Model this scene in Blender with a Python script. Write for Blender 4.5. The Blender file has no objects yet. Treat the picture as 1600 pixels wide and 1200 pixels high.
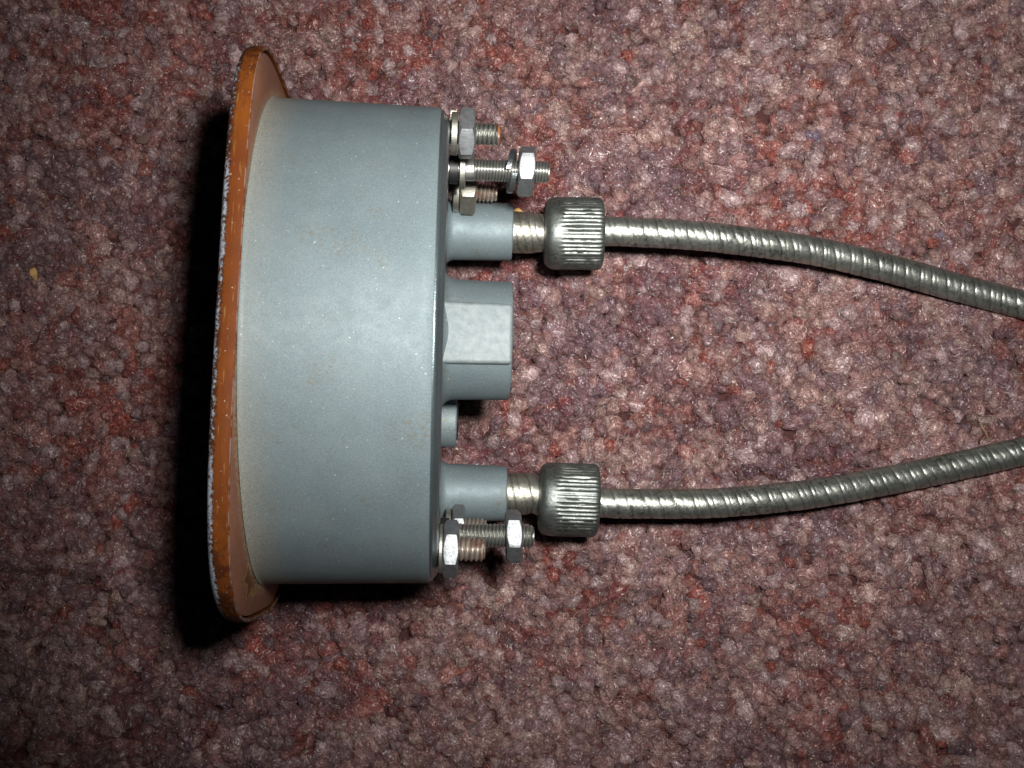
import bpy, math, random
import numpy as np
from mathutils import Matrix, Vector

# ---------------------------------------------------------------- frames (millimetres)
MM = 0.001
def rot(rx, ry, rz):
    cx, sx, cy, sy, cz, sz = math.cos(rx), math.sin(rx), math.cos(ry), math.sin(ry), math.cos(rz), math.sin(rz)
    Rx = np.array([[1, 0, 0], [0, cx, -sx], [0, sx, cx]])
    Ry = np.array([[cy, 0, sy], [0, 1, 0], [-sy, 0, cy]])
    Rz = np.array([[cz, -sz, 0], [sz, cz, 0], [0, 0, 1]])
    return Rz @ Ry @ Rx
RG = rot(-.0971, .0447, -.0258)            # pose of the gauge as seen by the camera
TG = np.array([-39.6, 7.02, 0.0])
CAM_H = 230.0
# the carpet is the plane on which the lower bezel edge and the lower back edge of the housing rest
P1, P2 = np.array([-1.4, 0, -41.9]), np.array([27.0, 0, -39.4])
dl = (P2 - P1) / np.linalg.norm(P2 - P1)
n_l = np.cross(dl, [0, 1, 0]); n_l /= np.linalg.norm(n_l)
if n_l[2] < 0: n_l = -n_l
Zc = RG @ n_l
Xc = np.array([1.0, 0, 0]) - Zc[0] * Zc; Xc /= np.linalg.norm(Xc)
Yc = np.cross(Zc, Xc)
MW = np.array([Xc, Yc, Zc])                # camera frame -> world
G1 = RG @ P1 + TG + Zc * 0.9               # sunk a little into the pile
O = np.array([0, 0, float(G1 @ Zc) / Zc[2]])
def c2w(p): return MW @ (np.asarray(p, float) - O)        # mm, camera frame -> mm, world
def mat4(R, t):
    m = Matrix([[*R[0], 0], [*R[1], 0], [*R[2], 0], [0, 0, 0, 1]])
    m.translation = Vector((t[0] * MM, t[1] * MM, t[2] * MM)); return m

sc = bpy.context.scene
C = sc.collection
# ---------------------------------------------------------------- camera
cam = bpy.data.cameras.new('camera')
camo = bpy.data.objects.new('camera', cam); C.objects.link(camo)
camo.matrix_world = mat4(MW, c2w([0, 0, CAM_H]))
cam.sensor_width = 36; cam.lens = 36 * 2152 / 1600
cam.clip_start = 0.005; cam.clip_end = 20
cam.dof.use_dof = True; cam.dof.focus_distance = 0.235; cam.dof.aperture_fstop = 75
sc.camera = camo
# ---------------------------------------------------------------- light: an on-camera flash in a dim room
w = bpy.data.worlds.new('World'); sc.world = w; w.use_nodes = True
w.node_tree.nodes['Background'].inputs[0].default_value = (0.75, 0.85, 1.0, 1)
w.node_tree.nodes['Background'].inputs[1].default_value = 0.008
fl = bpy.data.lights.new('flash', 'AREA'); fl.shape = 'DISK'; fl.size = 0.026; fl.energy = .178; fl.spread = math.radians(65)
fl.color = (1.0, 0.98, 0.94)
flo = bpy.data.objects.new('flash', fl); C.objects.link(flo)
FL = c2w([28, 30, 232])
AIM = c2w([27, 32, -35])
flo.location = Vector(FL) * MM
flo.rotation_euler = (Vector(AIM) - Vector(FL)).to_track_quat('-Z', 'Y').to_euler()
sc.view_settings.view_transform = 'Standard'; sc.view_settings.look = 'None'
sc.view_settings.exposure = 0; sc.view_settings.gamma = 1
sc.cycles.max_bounces = 6; sc.cycles.diffuse_bounces = 3; sc.cycles.glossy_bounces = 4
sc.cycles.sample_clamp_indirect = 4

# ---------------------------------------------------------------- materials
class NT:
    def __init__(s, name):
        s.m = bpy.data.materials.new(name); s.m.use_nodes = True
        s.t = s.m.node_tree; s.b = s.t.nodes['Principled BSDF']; s.n = s.t.nodes
    def node(s, ty, ins={}, **kw):
        n = s.n.new(ty)
        for k, v in kw.items(): setattr(n, k, v)
        for k, v in ins.items(): s.put(n.inputs[k], v)
        return n
    def put(s, sock, v):
        if hasattr(v, 'links') or isinstance(v, bpy.types.NodeSocket): s.t.links.new(v, sock)
        else: sock.default_value = v
    def co(s, scale=(1, 1, 1)):            # object coordinates in millimetres
        tc = s.node('ShaderNodeTexCoord')
        return s.node('ShaderNodeMapping', {'Vector': tc.outputs['Object'], 'Scale': tuple(1000 * k for k in scale)}).outputs[0]
    def noise(s, scale, co=None, detail=3, rough=.55, dist=0, out='Fac'):
        return s.node('ShaderNodeTexNoise', {'Vector': co if co is not None else s.co(), 'Scale': scale, 'Detail': detail, 'Roughness': rough, 'Distortion': dist}).outputs[out]
    def ramp(s, v, a, b, lo=0., hi=1.):
        return s.node('ShaderNodeMapRange', {'Value': v, 'From Min': a, 'From Max': b, 'To Min': lo, 'To Max': hi}).outputs[0]
    def math(s, op, a, b=0.):
        return s.node('ShaderNodeMath', {0: a, 1: b}, operation=op).outputs[0]
    def mix(s, f, a, b):
        n = s.node('ShaderNodeMix', data_type='RGBA')
        s.put(n.inputs[0], f); s.put(n.inputs[6], a if not isinstance(a, tuple) else (*a, 1)); s.put(n.inputs[7], b if not isinstance(b, tuple) else (*b, 1))
        return n.outputs[2]
    def axis(s, i, co=None):
        return s.node('ShaderNodeSeparateXYZ', {0: co if co is not None else s.co()}).outputs[i]
    def bump(s, h, strength, dist, normal=None):
        ins = {'Height': h, 'Strength': strength, 'Distance': dist * MM}
        if normal is not None: ins['Normal'] = normal
        return s.node('ShaderNodeBump', ins).outputs[0]
    def set(s, **kw):
        names = dict(col='Base Color', rough='Roughness', metal='Metallic', normal='Normal', spec='Specular IOR Level', drough='Diffuse Roughness', coat='Coat Weight', coatr='Coat Roughness')
        for k, v in kw.items():
            if isinstance(v, tuple) and len(v) == 3: v = (*v, 1)
            s.put(s.b.inputs[names[k]], v)
        return s.m

def m_housing(name='die_cast_grey', dust=True):
    q = NT(name); co = q.co()
    base = q.mix(q.ramp(q.noise(.12, co, 4), .3, .7), (.128, .172, .190), (.160, .206, .222))
    base = q.mix(q.ramp(q.noise(5, co, 4, .7), .42, .75, 0, .38), base, (.38, .42, .42))
    base = q.mix(q.ramp(q.noise(2.2, q.co((1, 1, 1)), 3), .30, .42, .35, 0), base, (.12, .15, .15))
    # sparse brown stains
    st = q.math('MULTIPLY', q.ramp(q.noise(.16, co, 2), .56, .66), q.ramp(q.noise(1.6, co, 4, .7), .50, .64))
    base = q.mix(q.math('MULTIPLY', st, .55), base, (.16, .12, .06))
    # pale specks
    sp = q.ramp(q.noise(2.6, co, 1), .76, .78)
    base = q.mix(q.math('MULTIPLY', sp, .7), base, (.62, .66, .64))
    if dust:
        x = q.axis(0, co)
        d = q.ramp(x, 0, 6.5, 1, 0)
        d = q.math('MULTIPLY', q.math('MULTIPLY', q.math('POWER', d, 1.7), q.ramp(q.math('ABSOLUTE', q.axis(1, co)), 6, 34, .45, 1.5)), q.ramp(q.noise(5.5, co, 4, .85), .44, .56))
        base = q.mix(q.math('MULTIPLY', d, .85), base, (.40, .36, .28))
    rg = q.ramp(q.noise(.5, co, 4), .3, .7, .50, .62)
    h = q.noise(4.5, co, 5, .65)
    return q.set(col=base, rough=rg, metal=.12, spec=.4, normal=q.bump(h, .5, .07))
M_HOUSE = m_housing()
M_BOSS = m_housing('die_cast_grey_boss', False)
M_BOSS.node_tree.nodes['Principled BSDF'].inputs['Metallic'].default_value = .3

M_COVER = m_housing('back_cover_grey', False)
_b = M_COVER.node_tree.nodes['Principled BSDF']; _b.inputs['Metallic'].default_value = .75
for _l in list(M_COVER.node_tree.links):
    if _l.to_socket == _b.inputs['Roughness']: M_COVER.node_tree.links.remove(_l)
_b.inputs['Roughness'].default_value = .3

def m_lug():
    q = NT('die_cast_lug'); co = q.co()
    base = q.mix(q.ramp(q.noise(.9, co, 5, .7), .35, .65), (.16, .195, .205), (.235, .27, .275))
    sc_ = q.ramp(q.noise(1.3, q.co((.5, 2, 1)), 5, .75), .33, .40, .5, 0)
    base = q.mix(sc_, base, (.16, .19, .20))
    return q.set(col=base, rough=.60, metal=.2, normal=q.bump(q.noise(3.0, co, 5, .7), .4, .08))
M_LUG = m_lug()

def m_rim():
    q = NT('copper_orange_paint'); co = q.co()
    x = q.axis(0, co)
    y = q.axis(1, co)
    org = q.mix(q.ramp(q.noise(.08, co, 3), .35, .65), (.205, .060, .010), (.13, .034, .008))
    org = q.mix(q.ramp(q.noise(.9, q.co((1.6, .16, 1)), 4, .7), .46, .66, 0, .75), org, (.13, .032, .012))
    xx = q.math('SUBTRACT', x, q.math('MULTIPLY', y, .015))
    edge = q.ramp(xx, -1.1, -2.5)
    edge = q.math('ADD', edge, q.ramp(q.math('ABSOLUTE', q.math('ADD', y, 42)), 8, 2, 0, .22))
    n = q.noise(1.5, co, 5, .78)
    big = q.noise(.10, q.co((1, 1, 1)), 2)
    lvl = q.math('MULTIPLY', edge, q.ramp(big, .3, .65, .8, 1.2))
    chip = q.ramp(q.math('ADD', q.math('MULTIPLY', lvl, .5), n), .99, 1.03)
    rust = q.ramp(q.math('ADD', q.math('MULTIPLY', edge, .5), q.noise(1.9, co, 5, .8)), .86, .92)
    col = q.mix(q.math('MULTIPLY', rust, .85), org, (.055, .020, .012))
    col = q.mix(chip, col, q.mix(q.ramp(q.noise(2.4, co, 3, .7), .42, .58), (.20, .22, .27), (.44, .48, .53)))
    burn = q.math('MULTIPLY', q.ramp(q.math('ABSOLUTE', q.math('ADD', y, -1)), 27, 37), q.ramp(q.noise(.35, q.co((.8, 1, 1)), 4, .65), .47, .58))
    col = q.mix(q.math('MULTIPLY', q.math('MULTIPLY', burn, .85), q.ramp(chip, 0, 1, 1, .0)), col, (.060, .018, .009))
    scr = q.ramp(q.noise(1.1, q.co((3.5, .22, .22)), 3, .6), .63, .67)
    col = q.mix(q.math('MULTIPLY', scr, .5), col, (.34, .21, .07))
    lip = q.math('MULTIPLY', q.ramp(xx, -.10, -.02), q.ramp(q.noise(.5, co, 4, .7), .42, .55))
    col = q.mix(q.math('MULTIPLY', lip, .6), col, (.30, .24, .22))
    spk = q.ramp(q.noise(1.9, co, 2), .71, .74)
    col = q.mix(q.math('MULTIPLY', spk, .8), col, (.62, .50, .34))
    h = q.math('ADD', q.math('MULTIPLY', chip, -.6), q.math('MULTIPLY', q.noise(3, co, 4), .3))
    return q.set(col=col, rough=q.mix(chip, (.5, .5, .5), (.5, .5, .5)), metal=0.0, spec=.05, normal=q.bump(h, .6, .08))
M_RIM = m_rim()

def m_plate():
    q = NT('dusty_brown_paint'); co = q.co()
    base = q.mix(q.ramp(q.noise(.11, co, 3), .35, .65), (.33, .115, .042), (.24, .085, .038))
    base = q.mix(q.ramp(q.noise(1.3, q.co((1, 2.5, .35)), 5, .7), .38, .66, 0, .65), base, (.27, .17, .145))
    # bare brown patch with ochre edges
    pq = q.node('ShaderNodeVectorMath', {0: q.node('ShaderNodeVectorMath', {0: co, 1: (0, 38.2, -11)}, operation='ADD').outputs[0], 1: (0, .42, .13)}, operation='MULTIPLY').outputs[0]
    pl = q.node('ShaderNodeVectorMath', {0: pq}, operation='LENGTH').outputs['Value']
    pn = q.math('SUBTRACT', q.math('ADD', .62, q.math('MULTIPLY', q.math('SUBTRACT', 1, pl), .12)), q.math('MULTIPLY', q.math('SUBTRACT', q.noise(.35, co, 3, .5), .5), .35))
    patch = q.ramp(pn, .615, .625)
    base = q.mix(q.math('MULTIPLY', patch, .85), base, (.13, .042, .010))
    rim = q.math('MULTIPLY', q.ramp(pn, .595, .612), q.ramp(pn, .635, .620))
    base = q.mix(q.math('MULTIPLY', rim, q.ramp(q.noise(1.2, co, 3), .42, .55)), base, (.48, .32, .09))
    # dirt ring against the housing
    yz = q.node('ShaderNodeCombineXYZ', {0: 0., 1: q.axis(1, co), 2: q.axis(2, co)}).outputs[0]
    r = q.node('ShaderNodeVectorMath', {0: yz}, operation='LENGTH').outputs['Value']
    dd = q.math('MULTIPLY', q.ramp(r, 42.2, 40.1), q.ramp(q.noise(1.7, co, 4, .7), .42, .6))
    base = q.mix(dd, base, (.42, .33, .19))
    return q.set(col=base, rough=.52, spec=.35, normal=q.bump(q.noise(2.5, co, 4), .4, .06))
M_PLATE = m_plate()

def m_steel(name, c1, c2, rough=.3, rust=0., scale=1., metal=.92):
    q = NT(name); co = q.co()
    col = q.mix(q.ramp(q.noise(1.1 * scale, co, 4, .65), .35, .65), c1, c2)
    if rust:
        col = q.mix(q.ramp(q.noise(.55, co, 4, .65), .60 - rust, .80 - rust, 0, .85), col, (.30, .135, .08))
    at = q.node('ShaderNodeAttribute', attribute_name='seam').outputs['Fac']
    col = q.mix(q.math('MULTIPLY', at, .8), col, (.045, .04, .035) if not rust else (.10, .045, .028))
    rg = q.ramp(q.noise(2.2, co, 4, .7), .3, .7, rough - .07, rough + .12)
    h = q.noise(2.4, q.co((.35, 1.6, 1.6)), 5, .75)
    return q.set(col=col, rough=rg, metal=metal, normal=q.bump(h, .5, .09))
M_NUT = m_steel('zinc_nut', (.40, .41, .42), (.27, .29, .31), .50)
M_NUTD = m_steel('dull_nut', (.55, .52, .45), (.38, .36, .31), .40)
M_STUD = m_steel('zinc_stud', (.60, .60, .56), (.42, .43, .40), .34)
M_RUST = m_steel('rusty_stud', (.54, .48, .42), (.40, .35, .30), .42, rust=.14, metal=.7)
M_WASH = m_steel('washer_steel', (.44, .43, .37), (.30, .30, .26), .46)
M_SPRING = m_steel('spring_steel', (.30, .33, .34), (.20, .23, .24), .30)

def m_conduit(name, c1, c2, stain, rough=.33):
    q = NT(name); co = q.co()
    col = q.mix(q.ramp(q.noise(.35, co, 4, .6), .35, .65), c1, c2)
    s = q.math('MULTIPLY', q.ramp(q.noise(.13, co, 2), .42, .62), q.ramp(q.noise(1.3, co, 5, .75), .50, .62))
    col = q.mix(q.math('MULTIPLY', s, .75), col, stain)
    at = q.node('ShaderNodeAttribute', attribute_name='seam').outputs['Fac']
    col = q.mix(q.math('MULTIPLY', at, .8), col, (.035, .035, .028))
    rg = q.ramp(q.noise(1.5, co, 4, .7), .3, .7, rough - .05, rough + .14)
    return q.set(col=col, rough=rg, metal=.9, normal=q.bump(q.noise(2.6, co, 5, .7), .65, .08))
M_COND = m_conduit('wound_steel', (.48, .50, .45), (.31, .33, .30), (.05, .05, .045), .32)
M_FERR = m_conduit('wound_ferrule', (.44, .43, .37), (.30, .30, .26), (.13, .12, .06), .36)
M_KNURL = m_conduit('knurled_steel', (.27, .29, .27), (.16, .175, .17), (.07, .075, .07), .42)

def simple(name, col, rough=.5, metal=0., **k):
    q = NT(name); return q.set(col=col, rough=rough, metal=metal, **k)
M_BLACK = simple('black_socket', (.012, .012, .013), .5)
M_DIAL = simple('dial_black', (.02, .02, .02), .6)
g = NT('gauge_glass'); g.b.inputs['Transmission Weight'].default_value = 1; M_GLASS = g.set(col=(.95, .97, .97), rough=.03)

# ---------------------------------------------------------------- mesh helpers (millimetres in, metres out)
def mk(name, V, F, mat, parent=None, smooth=False, sharp=None, attr=None):
    me = bpy.data.meshes.new(name)
    V = np.asarray(V, float) * MM
    me.from_pydata(V.tolist(), [], F)
    me.materials.append(mat)
    me.update()
    if attr is not None:
        a = me.attributes.new('seam', 'FLOAT', 'POINT'); a.data.foreach_set('value', np.asarray(attr, np.float32))
    if smooth or sharp is not None:
        me.polygons.foreach_set('use_smooth', [True] * len(me.polygons))
        if sharp is not None: me.set_sharp_from_angle(angle=math.radians(sharp))
    o = bpy.data.objects.new(name, me); C.objects.link(o)
    if parent is not None: o.parent = parent
    return o

def grid_faces(nu, nv, close_v=True, flip=False):
    F = []
    for i in range(nu - 1):
        for j in range(nv if close_v else nv - 1):
            a, b = i * nv + j, i * nv + (j + 1) % nv
            c, d = (i + 1) * nv + (j + 1) % nv, (i + 1) * nv + j
            F.append((a, b, c, d) if flip else (d, c, b, a))
    return F

def lathe(name, prof, mat, parent, c=(0, 0), n=64, smooth=35, rf=None, xoff=None, cap0=False, cap1=False):
    """surface of revolution about the local X axis; prof = [(x, r)]; rf(x, r, theta) may vary the radius"""
    V = []; th = np.linspace(0, 2 * math.pi, n, endpoint=False)
    for x, r in prof:
        for t in th:
            rr = rf(x, r, t) if rf else r
            V.append((x, c[0] + rr * math.sin(t), c[1] + rr * math.cos(t)))
    F = grid_faces(len(prof), n)
    if cap0: F.append(tuple(range(n)))
    if cap1: F.append(tuple(reversed([(len(prof) - 1) * n + j for j in range(n)])))
    return mk(name, V, F, mat, parent, sharp=smooth)

def arc(x0, r0, x1, r1, k=5, kind='out'):
    """rounded corner between (x0,r0) and (x1,r1)"""
    P = []
    for i in range(1, k):
        t = i / k * math.pi / 2
        if kind == 'out': P.append((x0 + (x1 - x0) * math.sin(t), r1 + (r0 - r1) * math.cos(t)))
        else: P.append((x0 + (x1 - x0) * (1 - math.cos(t)), r0 + (r1 - r0) * math.sin(t)))
    return [(x0, r0)] + P + [(x1, r1)]

def tag(o, label, cat, group=None, kind=None):
    o['label'] = label; o['category'] = cat
    if group: o['group'] = group
    if kind: o['kind'] = kind
    return o

# ================================================================ THE GAUGE
gauge = bpy.data.objects.new('instrument_gauge', None); C.objects.link(gauge)
gauge.matrix_world = mat4(MW @ RG, c2w(TG))
tag(gauge, 'round grey metal instrument gauge on its side with worn orange bezel and nutted studs', 'gauge')
bpy.context.view_layer.update()

R0, RB, L = 40.0, 39.35, 26.77
prof = [(-0.05, 40.25), (0.25, 40.02), (0.8, R0)]
for i in range(1, 14): prof.append((0.8 + (L - 0.8) * i / 14, R0 - (R0 - RB) * i / 14))
prof += [(L, RB), (L + .12, RB - .1), (L + .14, RB - .45), (L - .5, RB - .5)]
lathe('housing', prof, M_HOUSE, gauge, n=160, smooth=60)
prof = [(L - .4, RB - .3)] + arc(L + .08, RB - .3, L + .75, RB - .85, 5)
prof += [(27.85, 38.2), (28.05, 37.9), (28.25, 37.3), (28.28, 36.6), (28.2, 30), (28.15, 24), (28.1, 12), (28.1, .01)]
lathe('back_cover', prof, M_COVER, gauge, n=160, smooth=60)

# bezel: rounded rectangle outline
BA, BN, BWID, BY, BZ, BYAW = 41.5, 3.6, 1.086, -.45, -.35, .015
BT = np.linspace(0, 2 * math.pi, 220, endpoint=False)
def bez(x, inset, wav=0):
    c, s = np.cos(BT), np.sin(BT)
    BN = np.where(c > 0, 4.3, 3.6)
    rr = (abs(c) ** BN + abs(s) ** BN) ** (-1 / BN)
    Y, Z = rr * c * BA * np.where(c > 0, 1.052, BWID), rr * s * BA
    nx = np.sign(c) * abs(rr * c) ** (BN - 1) / (BA * BWID); nz = np.sign(s) * abs(rr * s) ** (BN - 1) / BA
    l = np.hypot(nx, nz); Y = Y - nx / l * inset + BY; Z = Z - nz / l * inset + BZ
    dx = wav * .12 * np.sin(BT * 7 + 1) if wav else 0
    return np.c_[x + BYAW * Y + dx, Y, Z]
rp = [(-1.6, .62), (-0.1, .60), (0.04, .52), (0.10, .32), (0.05, .08), (-0.1, 0), (-1.8, .03), (-2.3, .11), (-2.65, .32), (-2.92, .64), (-3.1, 1.05), (-3.18, 1.6), (-3.18, 4.2), (-2.3, 4.4), (-2.2, 4.4)]
V = np.concatenate([bez(x, i) for x, i in rp])
mk('bezel_rim', V, grid_faces(len(rp), 220, flip=False), M_RIM, gauge, sharp=50)
pp = [(-1.6, .98), (-0.46, .98), (-0.36, 1.12)]
V = np.concatenate([bez(x, i) for x, i in pp] + [np.c_[np.full(220, -.12) + 0, 39.5 * np.cos(BT), 39.5 * np.sin(BT)]])
# keep the plate flush with the yaw of the rim at its edge, flat at the housing
mk('bezel_plate', V, grid_faces(4, 220, flip=False), M_PLATE, gauge, sharp=50)
lathe('dial', [(-.9, .01), (-.9, 38.5), (-.6, 38.5)], M_DIAL, gauge, n=64)
V = np.concatenate([bez(-2.1, 4.3), bez(-1.7, 4.3)])
mk('glass', V, grid_faces(2, 220) + [tuple(range(220)), tuple(reversed(range(220, 440)))], M_GLASS, gauge)

# centre boss and its square lug
BC = (1.0, 1.6)
cb = lathe('centre_boss', arc(27.95, 12.3, 29.9, 10.05, 7, 'in')[::1] + [(34, 9.95), (38.6, 9.88)] + arc(38.9, 9.85, 39.3, 9.5, 4) + [(39.3, 7.2), (39.2, 6.9), (34, 6.8), (34, .01)], M_BOSS, gauge, c=BC, n=96)
def rbox(name, x0, x1, y0, y1, z0, z1, bev, mat, parent, seg=3, flare=0, bulge=0):
    import bmesh
    bm = bmesh.new()
    vs = [bm.verts.new((x * MM, y * MM, z * MM)) for x in (x0, x1) for y in (y0, y1) for z in (z0, z1)]
    for f in ((0, 1, 3, 2), (4, 6, 7, 5), (0, 4, 5, 1), (2, 3, 7, 6), (0, 2, 6, 4), (1, 5, 7, 3)): bm.faces.new([vs[i] for i in f])
    bm.normal_update()
    bmesh.ops.bevel(bm, geom=list(bm.edges), offset=bev * MM, segments=seg, profile=.5, affect='EDGES')
    if flare:
        for v in bm.verts:
            t = max(0, 1 - (v.co.x / MM - x0) / 1.6)
            v.co.z += -flare * t * t * MM * .0
            cy = (y0 + y1) / 2
            v.co.y += (v.co.y - cy * MM) * .08 * t * t
    me = bpy.data.meshes.new(name); bm.to_mesh(me); bm.free(); me.materials.append(mat)
    me.polygons.foreach_set('use_smooth', [True] * len(me.polygons)); me.set_sharp_from_angle(angle=math.radians(50))
    o = bpy.data.objects.new(name, me); C.objects.link(o); o.parent = parent
    return o
rbox('lug', 27.6, 39.2, -3.95, 5.75, 4.0, 11.95, .62, M_LUG, cb, 4, flare=1)

# the two bosses that take the cables, flared at the root
def cable_boss(c, r, tag_=None):
    return lathe('cable_boss', arc(27.95, r + 1.7, 29.5, r + .22, 6, 'in') + [(35, r + .1), (39.6, r)] + arc(39.85, r - .02, 40.1, r - .28, 3) + [(40.1, 3.9), (39, 3.85), (34, 3.85), (34, .01)], M_BOSS, gauge, c=c, n=72)
UB, LB = (24.1, -20.2), (-24.0, -21.2)
cable_boss(UB, 5.25); cable_boss(LB, 5.0)
# low lamp-holder stub partly in the shadow of the centre boss
sb = lathe('lamp_socket', [(28.0, 4.6), (30.5, 4.6), (30.7, 4.45), (30.75, 3.9), (30.4, 3.6), (29.2, 3.6), (29.2, .01)], M_BOSS, gauge, c=(-11.6, -13), n=48)
lathe('lamp_holder', [(29.2, 3.3), (30.8, 3.3), (31.0, 3.1), (31.0, .01)], M_BLACK, sb, c=(-11.6, -13), n=32)

# threads, nuts, washers
def thread(name, c, x0, x1, r, pitch, mat, parent, depth=.42, n=28, smooth_to=None):
    st = pitch / 6; xs = np.arange(x0, x1 - .18, st); V = []; A_ = []
    th = np.linspace(0, 2 * math.pi, n, endpoint=False)
    for x in xs:
        for t in th:
            ph = ((x / pitch) - t / (2 * math.pi)) % 1.0
            d = depth * (1 - abs(2 * ph - 1) * 1.0) ** 1.3
            if smooth_to and x < smooth_to: d = 0.02
            e = min(1, max(0, (x1 - x) / .6)); rr = (r - d) * (.82 + .18 * e); A_.append(min(1, 1.6 * max(0, d / depth - .35)))
            V.append((x, c[0] + rr * math.sin(t), c[1] + rr * math.cos(t)))
    k = len(xs)
    for rr, xx in ((r * .78, x1 - .05), (r * .55, x1), (.01, x1)):
        for t in th: V.append((xx, c[0] + rr * math.sin(t), c[1] + rr * math.cos(t))); A_.append(0)
    return mk(name, V, grid_faces(k + 3, n), mat, parent, sharp=28, attr=A_)

def hexnut(name, c, x0, x1, corner, ang, mat, parent, hole=1.85, tilt=0.):
    n = 60; af = corner * math.cos(math.pi / 6); rch = af / 2 * .965; rows = []
    th = np.linspace(0, 2 * math.pi, n, endpoint=False)
    a0 = math.radians(ang)
    hr = np.array([af / 2 / math.cos(((t - a0 + math.pi / 6) % (math.pi / 3)) - math.pi / 6) for t in th])
    def row(x, r): rows.append([(xx + tilt * rr * math.sin(t), c[0] + rr * math.sin(t), c[1] + rr * math.cos(t)) for xx, rr, t in zip(np.broadcast_to(x, n), np.broadcast_to(r, n), th)])
    row(x0 + .3, hole); row(x0, hole + .25); row(x0, rch); row(x0 + (hr - rch) * .62, hr - .03); row(x0 + (hr - rch) * .62 + .1, hr)
    row(x1 - (hr - rch) * .62 - .1, hr); row(x1 - (hr - rch) * .62, hr - .03); row(x1, rch); row(x1, hole + .25); row(x1 - .3, hole)
    return mk(name, [p for r_ in rows for p in r_], grid_faces(10, n), mat, parent, sharp=22)

def flat_washer(c, x0, x1, r, mat, parent, name='flat_washer'):
    return lathe(name, [(x0, 1.9), (x0, r - .15), (x0 + .12, r), (x1 - .12, r), (x1, r - .15), (x1, 1.9)], mat, parent, c=c, n=48, smooth=30)

def spring_washer(c, x, ro, ri, th_, rise, gap_ang, mat, parent, tilt=0.):
    n = 56; V = []; g0 = math.radians(gap_ang)
    for i in range(n + 1):
        f = i / n; t = g0 + math.radians(5) + f * (2 * math.pi - math.radians(10))
        xc = x + (f - .5) * rise + tilt * math.sin(t)
        for dx, r in ((-th_ / 2, ri), (-th_ / 2, ro - .08), (-th_ / 2 + .08, ro), (th_ / 2 - .08, ro), (th_ / 2, ro - .08), (th_ / 2, ri)):
            V.append((xc + dx, c[0] + r * math.sin(t), c[1] + r * math.cos(t)))
    F = grid_faces(n + 1, 6)
    F = [tuple(reversed(f)) for f in F]
    F += [tuple(range(6)), tuple(reversed([n * 6 + j for j in range(6)]))]
    return mk('spring_washer', V, F, mat, parent, sharp=35)

A = -5.5
# upper side: short, long, short
c = (33.1, 12.7); s = thread('stud', c, 28.2, 36.4, 1.95, .74, M_STUD, gauge)
s['label'] = 'short stud nearest the camera on the upper side, rusty at its tip'
spring_washer(c, 29.0, 3.55, 2.1, 1.0, .25, 62, M_WASH, s); hexnut('hex_nut', c, 29.75, 32.35, 8.75, -31 + A, M_NUT, s)
lathe('rust_tip', [(36.0, 1.72), (36.3, 1.66), (36.46, 1.4), (36.46, .01)], simple('rust_orange', (.22, .07, .018), .8), s, c=c, n=28)
c = (30.05, 1.5); s = thread('stud', c, 28.2, 45.4, 1.92, .52, M_STUD, gauge, depth=.22, smooth_to=32.5)
s['label'] = 'long stud on the upper side with a loose split washer and nut'
flat_washer(c, 28.35, 29.9, 2.5, M_BLACK, s, 'insulating_washer'); flat_washer(c, 30.06, 31.1, 3.35, M_WASH, s)
spring_washer(c, 38.9, 3.75, 2.05, .95, 1.25, -14, M_SPRING, s, tilt=.6); hexnut('hex_nut', c, 39.95, 42.7, 8.8, 5 + A, M_NUT, s, tilt=.045)
c = (29.9, -14.1); s = thread('stud', c, 28.2, 37.0, 1.75, .74, M_RUST, gauge)
s['label'] = 'short rusty stud under the long one on the upper side'
spring_washer(c, 29.55, 3.7, 2.1, 1.05, .2, 20, M_WASH, s); hexnut('hex_nut', c, 30.3, 33.2, 8.6, 12 + A, M_NUTD, s)
# lower side
c = (-33.45, 11.4); s = thread('stud', c, 28.2, 35.6, 1.95, .80, M_RUST, gauge, depth=.36)
s['label'] = 'short rusty stud nearest the camera on the lower side'
flat_washer(c, 28.3, 28.92, 3.85, M_WASH, s); hexnut('hex_nut', c, 28.97, 31.4, 9.3, 4 + A, M_NUT, s, tilt=.02)
c = (-31.4, -.4); s = thread('stud', c, 28.2, 44.0, 2.0, .62, M_STUD, gauge, depth=.28)
s['label'] = 'long stud on the lower side with a thin nut near its end'
flat_washer(c, 28.35, 29.9, 2.8, M_BLACK, s, 'insulating_washer')
hexnut('hex_nut', c, 39.3, 41.9, 9.1, 14 + A, M_NUT, s, tilt=-.05)
c = (-30.4, -15.4); s = thread('stud', c, 28.2, 36.5, 1.9, .74, M_RUST, gauge)
s['label'] = 'short orange-rusted stud under the long one on the lower side'
flat_washer(c, 29.2, 30.2, 3.5, M_WASH, s); hexnut('hex_nut', c, 30.4, 32.7, 8.5, 0 + A, M_NUT, s)

# ================================================================ THE TWO CABLES
def cam_pt(u, v, z):                       # photograph position at a chosen depth, used once to lay the cable path
    d = CAM_H - z; return np.array([(u - 800) * d / 2152, (600 - v) * d / 2152, z])
def spline(P, step):
    P = [np.array(p, float) for p in P]; P = [2 * P[0] - P[1]] + P + [2 * P[-1] - P[-2]]; out = []
    for i in range(1, len(P) - 2):
        for t in np.linspace(0, 1, 60, endpoint=False):
            a, b, c_, d = P[i - 1:i + 3]
            out.append(.5 * (2 * b + (c_ - a) * t + (2 * a - 5 * b + 4 * c_ - d) * t * t + (3 * b - a - 3 * c_ + d) * t ** 3))
    out.append(P[-2]); out = np.array(out)
    s = np.r_[0, np.cumsum(np.linalg.norm(np.diff(out, axis=0), axis=1))]
    ss = np.arange(0, s[-1], step)
    return np.c_[[np.interp(ss, s, out[:, k]) for k in range(3)]].T, ss

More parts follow.
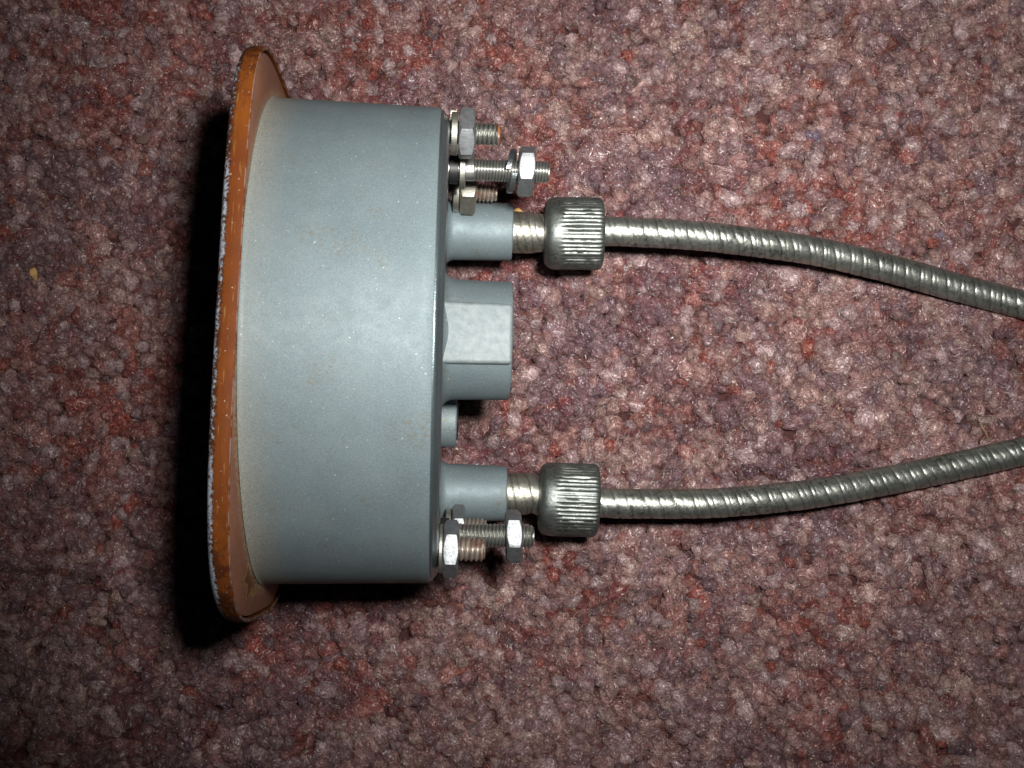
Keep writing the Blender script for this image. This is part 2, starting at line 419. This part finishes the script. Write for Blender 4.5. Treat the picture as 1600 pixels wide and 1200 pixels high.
def seamprof(ph, seams, wd, width):
    d = 0; m = 0
    for s_, k in seams:
        e = min((ph - s_) % 1, (s_ - ph) % 1)
        q_ = max(0, 1 - e / width); d = max(d, wd * k * q_); m = max(m, k * max(0, 1 - e / (width * .8)))
    return d, m

def wound_tube(name, path, ss, rad, pitch, mat, parent, seams, depth, n=40, phase=0., barrel=.06):
    tan = np.gradient(path, axis=0); tan /= np.linalg.norm(tan, axis=1)[:, None]
    up = np.array([0, 0, 1.0]); V = []; A_ = []; rng = np.random.RandomState(5)
    th = np.linspace(0, 2 * math.pi, n, endpoint=False)
    for i, (p, t) in enumerate(zip(path, tan)):
        sd = np.cross(t, up); sd /= np.linalg.norm(sd); u2 = np.cross(sd, t)
        for a in th:
            # wobble of the hand-wound strip
            ph = (ss[i] / pitch - a / (2 * math.pi) + phase + .05 * math.sin(ss[i] * .9 + phase * 9) + .03 * math.sin(ss[i] * .37 + phase * 5) + .022 * math.sin(ss[i] * 2.3 + a)) % 1
            d, m = seamprof(ph, seams, depth, .055 * 2.83 / pitch)
            r = (rad(ss[i]) if callable(rad) else rad) - d + .035 * math.sin(ss[i] * .53 + 2 * a + phase * 7) * math.sin(ss[i] * .21 + a) + barrel * math.sin(2 * math.pi * (ph % .5))
            V.append(p + r * (math.cos(a) * u2 + math.sin(a) * sd)); A_.append(m)
    F = grid_faces(len(path), n)
    F.append(tuple(range(n))); F.append(tuple(reversed([(len(path) - 1) * n + j for j in range(n)])))
    V = np.array(V)
    o = mk(name, V, F, mat, parent, sharp=60, attr=A_)
    return o

def knurled(parent, mat3, X0, nk=50):
    # local axis X of the nut, origin at its left face
    V = []; A_ = []; n = nk * 5; th = np.linspace(0, 2 * math.pi, n, endpoint=False)
    prof = [(3.0, 3.3), (1.2, 3.35), (.35, 3.45), (.05, 3.7), (0, 4.1), (.15, 4.9), (.3, 5.6), (.65, 6.12), (1.1, 6.42), (1.6, 6.58), (2.2, 6.66), (2.9, 6.68)]
    prof += [(3.3 + i * .55, 6.68) for i in range(13)]
    prof += [(10.25, 6.6), (10.6, 6.42), (10.85, 6.1), (10.95, 5.6), (10.9, 4.6), (10.6, 3.4), (10.4, 2.75), (9.5, 2.7)]
    rng = np.random.RandomState(8 + int(X0 * 10)); amp = np.clip(1 + .7 * (rng.rand(nk) - .5), .3, 1.3); kp = rng.rand() * 6
    dents = [(rng.uniform(2, 10), rng.uniform(-1.2, 1.2), rng.uniform(.3, .7), rng.uniform(.08, .2)) for _ in range(9)]
    for x, r in prof:
        k = 0 if x < 3.0 or r < 6.3 else min(1, (x - 3.0) / .5) * min(1, (10.85 - x) / .35)
        for j, t in enumerate(th):
            f = (j % 5) / 5; e = abs(2 * f - 1)
            g_ = max(0, (e - .35) / .65) * k * amp[j // 5 if f > .1 else (j // 5)]
            rr = r - .20 * g_ * (1 - .5 * max(0, math.sin(x * 2.1 + (j // 5) * 1.7 + kp) * math.sin((j // 5) * .9 + x)))
            tt = (t + math.pi) % (2 * math.pi) - math.pi
            for dx_, dt_, ds_, dd_ in dents: rr -= dd_ * math.exp(-((x - dx_) ** 2 + (6.7 * (tt - dt_)) ** 2) / ds_ ** 2)
            V.append((x, rr * math.sin(t), rr * math.cos(t))); A_.append(.4 * g_)
    o = mk('knurled_nut', V, grid_faces(len(prof), n), M_KNURL, parent, sharp=50, attr=A_)
    o.matrix_parent_inverse = Matrix()
    return o

GM = MW @ RG
def l2w(p): return GM @ np.asarray(p, float) + c2w(TG)
def axis_mat(p, d):
    x = np.array(d) / np.linalg.norm(d); z = np.array([0, 0, 1.0]); y = np.cross(z, x); y /= np.linalg.norm(y); z = np.cross(x, y)
    return Matrix(((x[0], y[0], z[0], p[0] * MM), (x[1], y[1], z[1], p[1] * MM), (x[2], y[2], z[2], p[2] * MM), (0, 0, 0, 1)))

def ground_cam_z(x, y):                    # height of the carpet surface in the camera frame
    return (float(G1 @ Zc) - x * Zc[0] - y * Zc[1]) / Zc[2]

def cable(label, boss, pix, sag, ph):
    root = bpy.data.objects.new('armoured_cable', None); C.objects.link(root)
    tag(root, label, 'cable', 'armoured cables leading from the gauge')
    start = l2w((40.3, *boss))
    # path after the nut
    pts = []
    b0 = l2w((38.5, *boss)); b1 = l2w((50, *boss))
    zs = (RG @ np.array([45, boss[0], boss[1]]) + TG)[2]
    for u, v in pix:
        z = zs
        for _ in range(5):
            p = cam_pt(u, v, z); g_ = ground_cam_z(p[0], p[1]) + 2.5
            k = min(1, max(0, (u - 960) / 700)); k = k * k * (3 - 2 * k)
            z = zs + (g_ - zs) * k
        pts.append(c2w(cam_pt(u, v, z)))
    root.location = Vector(start) * MM
    inv = np.asarray(start)
    P, ss = spline([b1 + (l2w((0, -sag, 0)) - l2w((0, 0, 0)))] + pts, .14)
    wound_tube('conduit', P - inv, ss, 2.68, 5.66, M_COND, root, [(0, 1), (.20, .6), (.5, 1), (.70, .6)], .16, n=36, phase=ph, barrel=.05)
    # nut
    nx = l2w((45.9, boss[0] - sag, boss[1])); dirn = (pts[0] - nx); ax_ = l2w((46.9, *boss)) - l2w((45.9, *boss)); dirn = dirn / np.linalg.norm(dirn) * .3 + ax_ / np.linalg.norm(ax_) * .7; dirn *= 11
    k = knurled(root, None, ph)
    k.matrix_local = Matrix.Translation(-Vector(inv) * MM) @ axis_mat(nx, dirn)
    Q, sq = spline([b0, l2w((42, *boss)), l2w((45, *boss)), nx + dirn * .12], .1)
    wound_tube('ferrule', Q - inv, sq, lambda s_: 3.82 - .55 * min(1, max(0, (s_ - 4.2) / 4)) ** 1.4, 5.9, M_FERR, root, [(0, 1), (.24, .8), (.5, 1), (.72, .9)], .12, n=48, phase=.2 + ph, barrel=.03)
    return root, inv

up, upo = cable('upper of the two grey armoured cables, bending down to the right of its knurled nut', UB,
                [(945, 361.5), (1010, 363.5), (1100, 369.5), (1190, 380), (1290, 395.5), (1400, 422.5), (1500, 450), (1600, 476.5), (1760, 518), (1950, 560), (2150, 590)], 0, 0)
lo, loo = cable('lower of the two grey armoured cables, bending up to the right of its knurled nut', LB,
                [(938, 785), (1000, 787), (1100, 786.5), (1200, 779.5), (1300, 766.5), (1400, 748), (1500, 727), (1600, 704.5), (1760, 665), (1950, 622), (2150, 590)], .8, .3)

def blob(name, p, r, mat, parent=None, seed=0, flat=None, off=None):
    rng = np.random.RandomState(seed); V = []; n, m = 14, 9
    k1, k2, k3 = rng.rand(3) * 6
    for i in range(m):
        ph = math.pi * (i + .02) / (m - .96)
        for j in range(n):
            t = 2 * math.pi * j / n
            f = 1 + .16 * math.sin(3 * t + k1) * math.sin(ph) + .12 * math.sin(2 * ph + k2 + t)
            V.append((r[0] * f * math.sin(ph) * math.cos(t), r[1] * f * math.sin(ph) * math.sin(t), r[2] * f * math.cos(ph)))
    o = mk(name, V, grid_faces(m, n, flip=True), mat, parent, smooth=True)
    o.location = Vector(p) * MM
    return o
pos = l2w((41.0, UB[0] + 4.0, UB[1] - .2))
blob('sealant_bead', pos - upo, (.95, .5, .7), simple('amber_sealant', (.55, .33, .12), .4), up, 3)

# ================================================================ THE CARPET
def m_tuft():
    q = NT('wool_pile')
    tint = q.node('ShaderNodeAttribute', attribute_name='tuft_col', attribute_type='INSTANCER').outputs['Color']
    fr = q.node('ShaderNodeAttribute', attribute_name='fib').outputs['Fac']
    co = q.co()
    n = q.noise(5, co, 3, .7)
    fr = q.math('FRACT', q.math('ADD', fr, q.math('MULTIPLY', n, .6)))
    tint = q.mix(q.ramp(fr, .16, .10, 0, .55), tint, (.27, .065, .045))
    tint = q.mix(q.math('MULTIPLY', q.ramp(fr, .20, .24), q.ramp(fr, .40, .36, 0, .55)), tint, (.06, .04, .045))
    tint = q.mix(q.ramp(fr, .82, .90, 0, .3), tint, (.42, .34, .30))
    hs = q.node('ShaderNodeHueSaturation', {'Hue': q.ramp(fr, 0, 1, .485, .515), 'Saturation': q.ramp(fr, 0, 1, 1.15, .85), 'Value': q.ramp(fr, 0, 1, .7, 1.1), 'Color': tint}).outputs[0]
    return q.set(col=hs, rough=.35, spec=.6)
M_TUFT = m_tuft()
def m_back():
    q = NT('carpet_backing')
    c_ = q.mix(q.ramp(q.noise(.4), .35, .65), (.055, .014, .012), (.035, .011, .012))
    return q.set(col=c_, rough=.9)
gx0, gx1, gy0, gy1 = -175, 185, -150, 150
nx_, ny_ = 61, 51
X_, Y_ = np.meshgrid(np.linspace(gx0, gx1, nx_), np.linspace(gy0, gy1, ny_))
Z_ = -2.7 + .25 * np.sin(X_ * .11) * np.cos(Y_ * .13)
Vb = np.c_[X_.ravel(), Y_.ravel(), Z_.ravel()]
Fb = [(j * nx_ + i, j * nx_ + i + 1, (j + 1) * nx_ + i + 1, (j + 1) * nx_ + i) for j in range(ny_ - 1) for i in range(nx_ - 1)]
base = mk('floor', Vb, Fb, m_back()); base['kind'] = 'structure'; base['label'] = 'dark red carpet backing under the pile'

tuft_coll = bpy.data.collections.new('tuft_shapes')
NV = 10
def make_tuft(seed):
    rng = np.random.RandomState(seed); V = []; F = []; A_ = []
    # core: a soft knob of twisted yarn about 2.2 mm across
    n, m = 14, 8
    ell = (1 + .25 * (rng.rand() - .5), 1 + .25 * (rng.rand() - .5)); k = rng.rand(6) * 6.3
    def surf(ph, t, grow=0.):
        f = 1 + .10 * math.sin(2 * t + k[0] + 2 * ph) + .10 * math.sin(3 * t + k[1] + 4 * ph) + .07 * math.sin(5 * t - 3 * ph + k[2])
        r = 1.12 * f + grow
        return np.array([r * ell[0] * math.sin(ph) * math.cos(t), r * ell[1] * math.sin(ph) * math.sin(t), r * 1.15 * math.cos(ph) - 1.15])
    for i in range(m):
        ph = .05 + (i / (m - 1)) * 1.75
        for j in range(n):
            p = surf(ph, 2 * math.pi * j / n)
            if i == m - 1: p[2] = -3.2
            V.append(p); A_.append(.25 + .35 * rng.rand())
    F += [f for f in grid_faces(m, n, flip=True)]
    F.append(tuple(reversed(range(n))))
    # fibres lying over and standing off the knob
    for _ in range(210):
        ph = math.acos(1 - rng.rand() * 1.05); t = rng.rand() * 2 * math.pi
        g0 = .0 + .05 * rng.rand(); lift = rng.rand() ** 2.5 * .45
        dph, dt = rng.randn() * .22, (.35 + .35 * rng.rand()) * (1 if rng.rand() < .8 else -1)
        segs = 5; fv = rng.rand(); wd = .026 + .02 * rng.rand()
        pts = []
        for s_ in range(segs + 1):
            u_ = s_ / segs
            pts.append(surf(min(max(ph + dph * (u_ - .5) * 2 + .12 * math.sin(u_ * 7 + k[3]), .02), 1.9), t + dt * (u_ - .5) * 1.6 / max(.35, math.sin(ph)), g0 + lift * math.sin(u_ * 3.1)))
        rr = rng.randn(3); b = len(V)
        for s_, p in enumerate(pts):
            tg = pts[min(s_ + 1, segs)] - pts[max(s_ - 1, 0)]
            side = np.cross(tg, rr); side /= (np.linalg.norm(side) + 1e-9)
            V += [p - side * wd, p + side * wd]; A_ += [fv, fv]
        for s_ in range(segs): F.append((b + 2 * s_, b + 2 * s_ + 1, b + 2 * s_ + 3, b + 2 * s_ + 2))
    # stray curly fibres
    for _ in range(20):
        t = rng.rand() * 6.28; p = np.array([.8 * math.cos(t), .8 * math.sin(t), -.5 + .4 * rng.rand()]); d = rng.randn(3); d[2] = abs(d[2]) * .8; d /= np.linalg.norm(d)
        fv = .6 + .4 * rng.rand(); b = len(V); rr = rng.randn(3); segs = 7
        for s_ in range(segs + 1):
            side = np.cross(d, rr); side /= np.linalg.norm(side) + 1e-9
            V += [p - side * .02, p + side * .02]; A_ += [fv, fv]
            p = p + d * .24; d = d + rng.randn(3) * .38; d[2] -= .14; d /= np.linalg.norm(d)
        for s_ in range(segs): F.append((b + 2 * s_, b + 2 * s_ + 1, b + 2 * s_ + 3, b + 2 * s_ + 2))
    me = bpy.data.meshes.new('tuft'); me.from_pydata((np.array(V) * MM).tolist(), [], F); me.materials.append(M_TUFT)
    a = me.attributes.new('fib', 'FLOAT', 'POINT'); a.data.foreach_set('value', np.asarray(A_, np.float32))
    me.polygons.foreach_set('use_smooth', [True] * len(me.polygons))
    o = bpy.data.objects.new('tuft', me); tuft_coll.objects.link(o)
for s_ in range(NV): make_tuft(100 + s_)

rng = np.random.RandomState(11)
def vnoise(x, y, sc_, seed):
    r = np.random.RandomState(seed); Gd = r.rand(256, 256)
    X, Y = x / sc_ + 77.3, y / sc_ + 91.7; xi, yi = np.floor(X).astype(int), np.floor(Y).astype(int); fx, fy = X - xi, Y - yi
    fx, fy = fx * fx * (3 - 2 * fx), fy * fy * (3 - 2 * fy); xi %= 255; yi %= 255
    return (Gd[xi, yi] * (1 - fx) + Gd[xi + 1, yi] * fx) * (1 - fy) + (Gd[xi, yi + 1] * (1 - fx) + Gd[xi + 1, yi + 1] * fx) * fy
SP = 2.22
rows = int((gy1 - gy0) / (SP * .87)); cols = int((gx1 - gx0) / SP)
J, I = np.meshgrid(np.arange(rows), np.arange(cols), indexing='ij')
px = (gx0 + (I + .5 * (J % 2)) * SP).ravel() + rng.randn(rows * cols) * .46
py = (gy0 + J * SP * .87).ravel() + rng.randn(rows * cols) * .52
N = len(px)
# the tufts lean into small clumps
wx = (vnoise(px, py, 6, 1) - .5) * 1.8; wy = (vnoise(px, py, 6, 2) - .5) * 1.8
px += wx; py += wy
pz = (vnoise(px, py, 7, 3) - .5) * 1.3 + rng.randn(N) * .36
# pressed flat where the gauge and the cables lie
pal = np.array([(.240, .165, .150), (.260, .195, .175), (.205, .155, .158), (.270, .215, .185), (.225, .100, .085), (.215, .062, .046), (.150, .108, .118), (.170, .052, .045), (.32, .265, .235)])
pal = np.power(pal, 1.0)
patch = vnoise(px, py, 9, 21) * .6 + vnoise(px, py, 28, 22) * .5 + rng.randn(N) * .17
w_red = np.clip((patch - .46) * 3.0, 0, 1)
grey = pal[rng.choice([0, 1, 2, 3, 6, 8], N, p=[.28, .22, .2, .14, .11, .05])]
red = pal[rng.choice([4, 5, 7, 0], N, p=[.36, .22, .27, .15])]
col = grey * (1 - w_red[:, None]) + red * w_red[:, None]
pz -= w_red * .35; dkp = np.clip((vnoise(px, py, 8, 31) * .6 + vnoise(px, py, 22, 32) * .5 + rng.randn(N) * .10 - .62) * 4, 0, 1)[:, None]
col = col * (1 - .62 * dkp) + np.array([.085, .058, .080]) * .62 * dkp
pale = rng.rand(N) < .10; col[pale] = np.array([.29, .25, .245]) * (.8 + .4 * rng.rand(pale.sum()))[:, None]
rare = rng.rand(N); col[rare < .004] = (.22, .065, .045); col[rare > .9993] = (.13, .13, .19)
col *= (.82 + .42 * rng.rand(N))[:, None] * np.array([1.23, .98, 1.02])
# sunken red tufts fill the gaps, coloured darker to paint in their shade
K = int(N * .9); ex, ey = rng.uniform(gx0, gx1, K), rng.uniform(gy0, gy1, K)
pz_f = -.95 - .5 * rng.rand(K)
dk = np.array([(.17, .05, .042), (.14, .07, .07), (.12, .075, .085), (.20, .07, .05)])[rng.choice(4, K, p=[.4, .25, .2, .15])]
px = np.r_[px, ex]; py = np.r_[py, ey]; pz = np.r_[pz, pz_f]; col = np.r_[col, dk]; N = len(px)
me = bpy.data.meshes.new('carpet_pile'); me.from_pydata((np.c_[px, py, pz] * MM).tolist(), [], [])
a = me.attributes.new('tuft_col', 'FLOAT_COLOR', 'POINT'); a.data.foreach_set('color', np.c_[col, np.ones(N)].astype(np.float32).ravel())
a = me.attributes.new('tuft_rot', 'FLOAT_VECTOR', 'POINT'); a.data.foreach_set('vector', np.c_[rng.randn(N) * .22, rng.randn(N) * .22, rng.rand(N) * 6.283].astype(np.float32).ravel())
ts = 1.10 + rng.randn(N) * .20
a = me.attributes.new('tuft_scale', 'FLOAT_VECTOR', 'POINT'); a.data.foreach_set('vector', np.c_[ts * (1 + rng.randn(N) * .12), ts * (1 + rng.randn(N) * .12), np.ones(N)].astype(np.float32).ravel())
a = me.attributes.new('tuft_idx', 'INT', 'POINT'); a.data.foreach_set('value', rng.randint(0, NV, N).astype(np.int32))
pile = bpy.data.objects.new('carpet_pile', me); C.objects.link(pile)
me.materials.append(M_TUFT)
tag(pile, 'mottled dusty red and mauve grey tufted carpet pile under the gauge', 'carpet', kind='stuff')
ng = bpy.data.node_groups.new('pile_nodes', 'GeometryNodeTree')
ng.interface.new_socket('Geometry', in_out='INPUT', socket_type='NodeSocketGeometry')
ng.interface.new_socket('Geometry', in_out='OUTPUT', socket_type='NodeSocketGeometry')
gi = ng.nodes.new('NodeGroupInput'); go = ng.nodes.new('NodeGroupOutput')
ci = ng.nodes.new('GeometryNodeCollectionInfo'); ci.inputs['Collection'].default_value = tuft_coll
ci.inputs['Separate Children'].default_value = True; ci.inputs['Reset Children'].default_value = True
ip = ng.nodes.new('GeometryNodeInstanceOnPoints'); ip.inputs['Pick Instance'].default_value = True
def na(nm, ty):
    n = ng.nodes.new('GeometryNodeInputNamedAttribute'); n.data_type = ty; n.inputs['Name'].default_value = nm
    return n.outputs['Attribute']
mp = ng.nodes.new('GeometryNodeMeshToPoints')
ln = ng.links.new
ln(gi.outputs[0], mp.inputs['Mesh']); ln(mp.outputs[0], ip.inputs['Points']); ln(ci.outputs[0], ip.inputs['Instance'])
er = ng.nodes.new('FunctionNodeEulerToRotation'); ln(na('tuft_rot', 'FLOAT_VECTOR'), er.inputs[0])
ln(er.outputs[0], ip.inputs['Rotation']); ln(na('tuft_scale', 'FLOAT_VECTOR'), ip.inputs['Scale']); ln(na('tuft_idx', 'INT'), ip.inputs['Instance Index'])
ln(ip.outputs[0], go.inputs[0])
md = pile.modifiers.new('pile', 'NODES'); md.node_group = ng

# ---------------------------------------------------------------- crumbs on the carpet
def on_carpet(u, v, h):
    p = cam_pt(u, v, -38)
    for _ in range(6): p = cam_pt(u, v, ground_cam_z(p[0], p[1]) + h)
    return c2w(p)
o = blob('crumb', on_carpet(53, 429, .55), (.75, 1.35, .35), simple('straw', (.46, .27, .09), .7), seed=4); o.rotation_euler = (.3, .2, .25)
tag(o, 'tiny straw-yellow flake lying on the carpet at the far left', 'crumb')
o = blob('crumb', on_carpet(225, 217, .35), (1.7, 1.0, .22), simple('brown_flake', (.12, .065, .055), .8), seed=9); o.rotation_euler = (.1, -.1, .5)
tag(o, 'small brown flake on the carpet up and to the left of the bezel', 'crumb')

def lint(u, v, pts, r, col, label):
    base_ = np.array(on_carpet(u, v, 1.2))
    P, ss = spline([np.array([a_, b_, c_]) for a_, b_, c_ in pts], .12)
    V = []; n = 6
    tan = np.gradient(P, axis=0)
    for p, t in zip(P, tan):
        t = t / np.linalg.norm(t); sd = np.cross(t, [0, 0, 1.]); sd /= np.linalg.norm(sd); u2 = np.cross(sd, t)
        for k in range(n): V.append(p + r * (math.cos(k * math.pi / 3) * u2 + math.sin(k * math.pi / 3) * sd))
    F = grid_faces(len(P), n)
    o = mk('lint_thread', V, F, simple('lint_fibre', col, .5), None, smooth=True)
    o.location = Vector(base_) * MM
    tag(o, label, 'thread')
lint(1092, 728, [(-4.6, -4.0, 0), (-2, -.8, .5), (.6, 1.2, .35), (3.2, 4.4, .1), (4.4, 4.6, -.3)], .045, (.30, .25, .22), 'thin pale hair lying on the carpet between the two cables')
lint(1537, 672, [(-.9, 2.4, 0), (-.5, .9, .35), (.3, -.6, .3), (.8, -1.9, -.1)], .07, (.34, .25, .11), 'short straw-coloured fibre on the carpet just above the lower cable')
lint(1115, 352, [(-1.6, .3, 0), (-.6, 1.4, .5), (.5, 1.1, .6), (.6, 0, .5), (-.2, -.4, .3), (.6, -1.0, 0)], .045, (.30, .24, .21), 'tiny curled fibre on the carpet just above the upper cable')
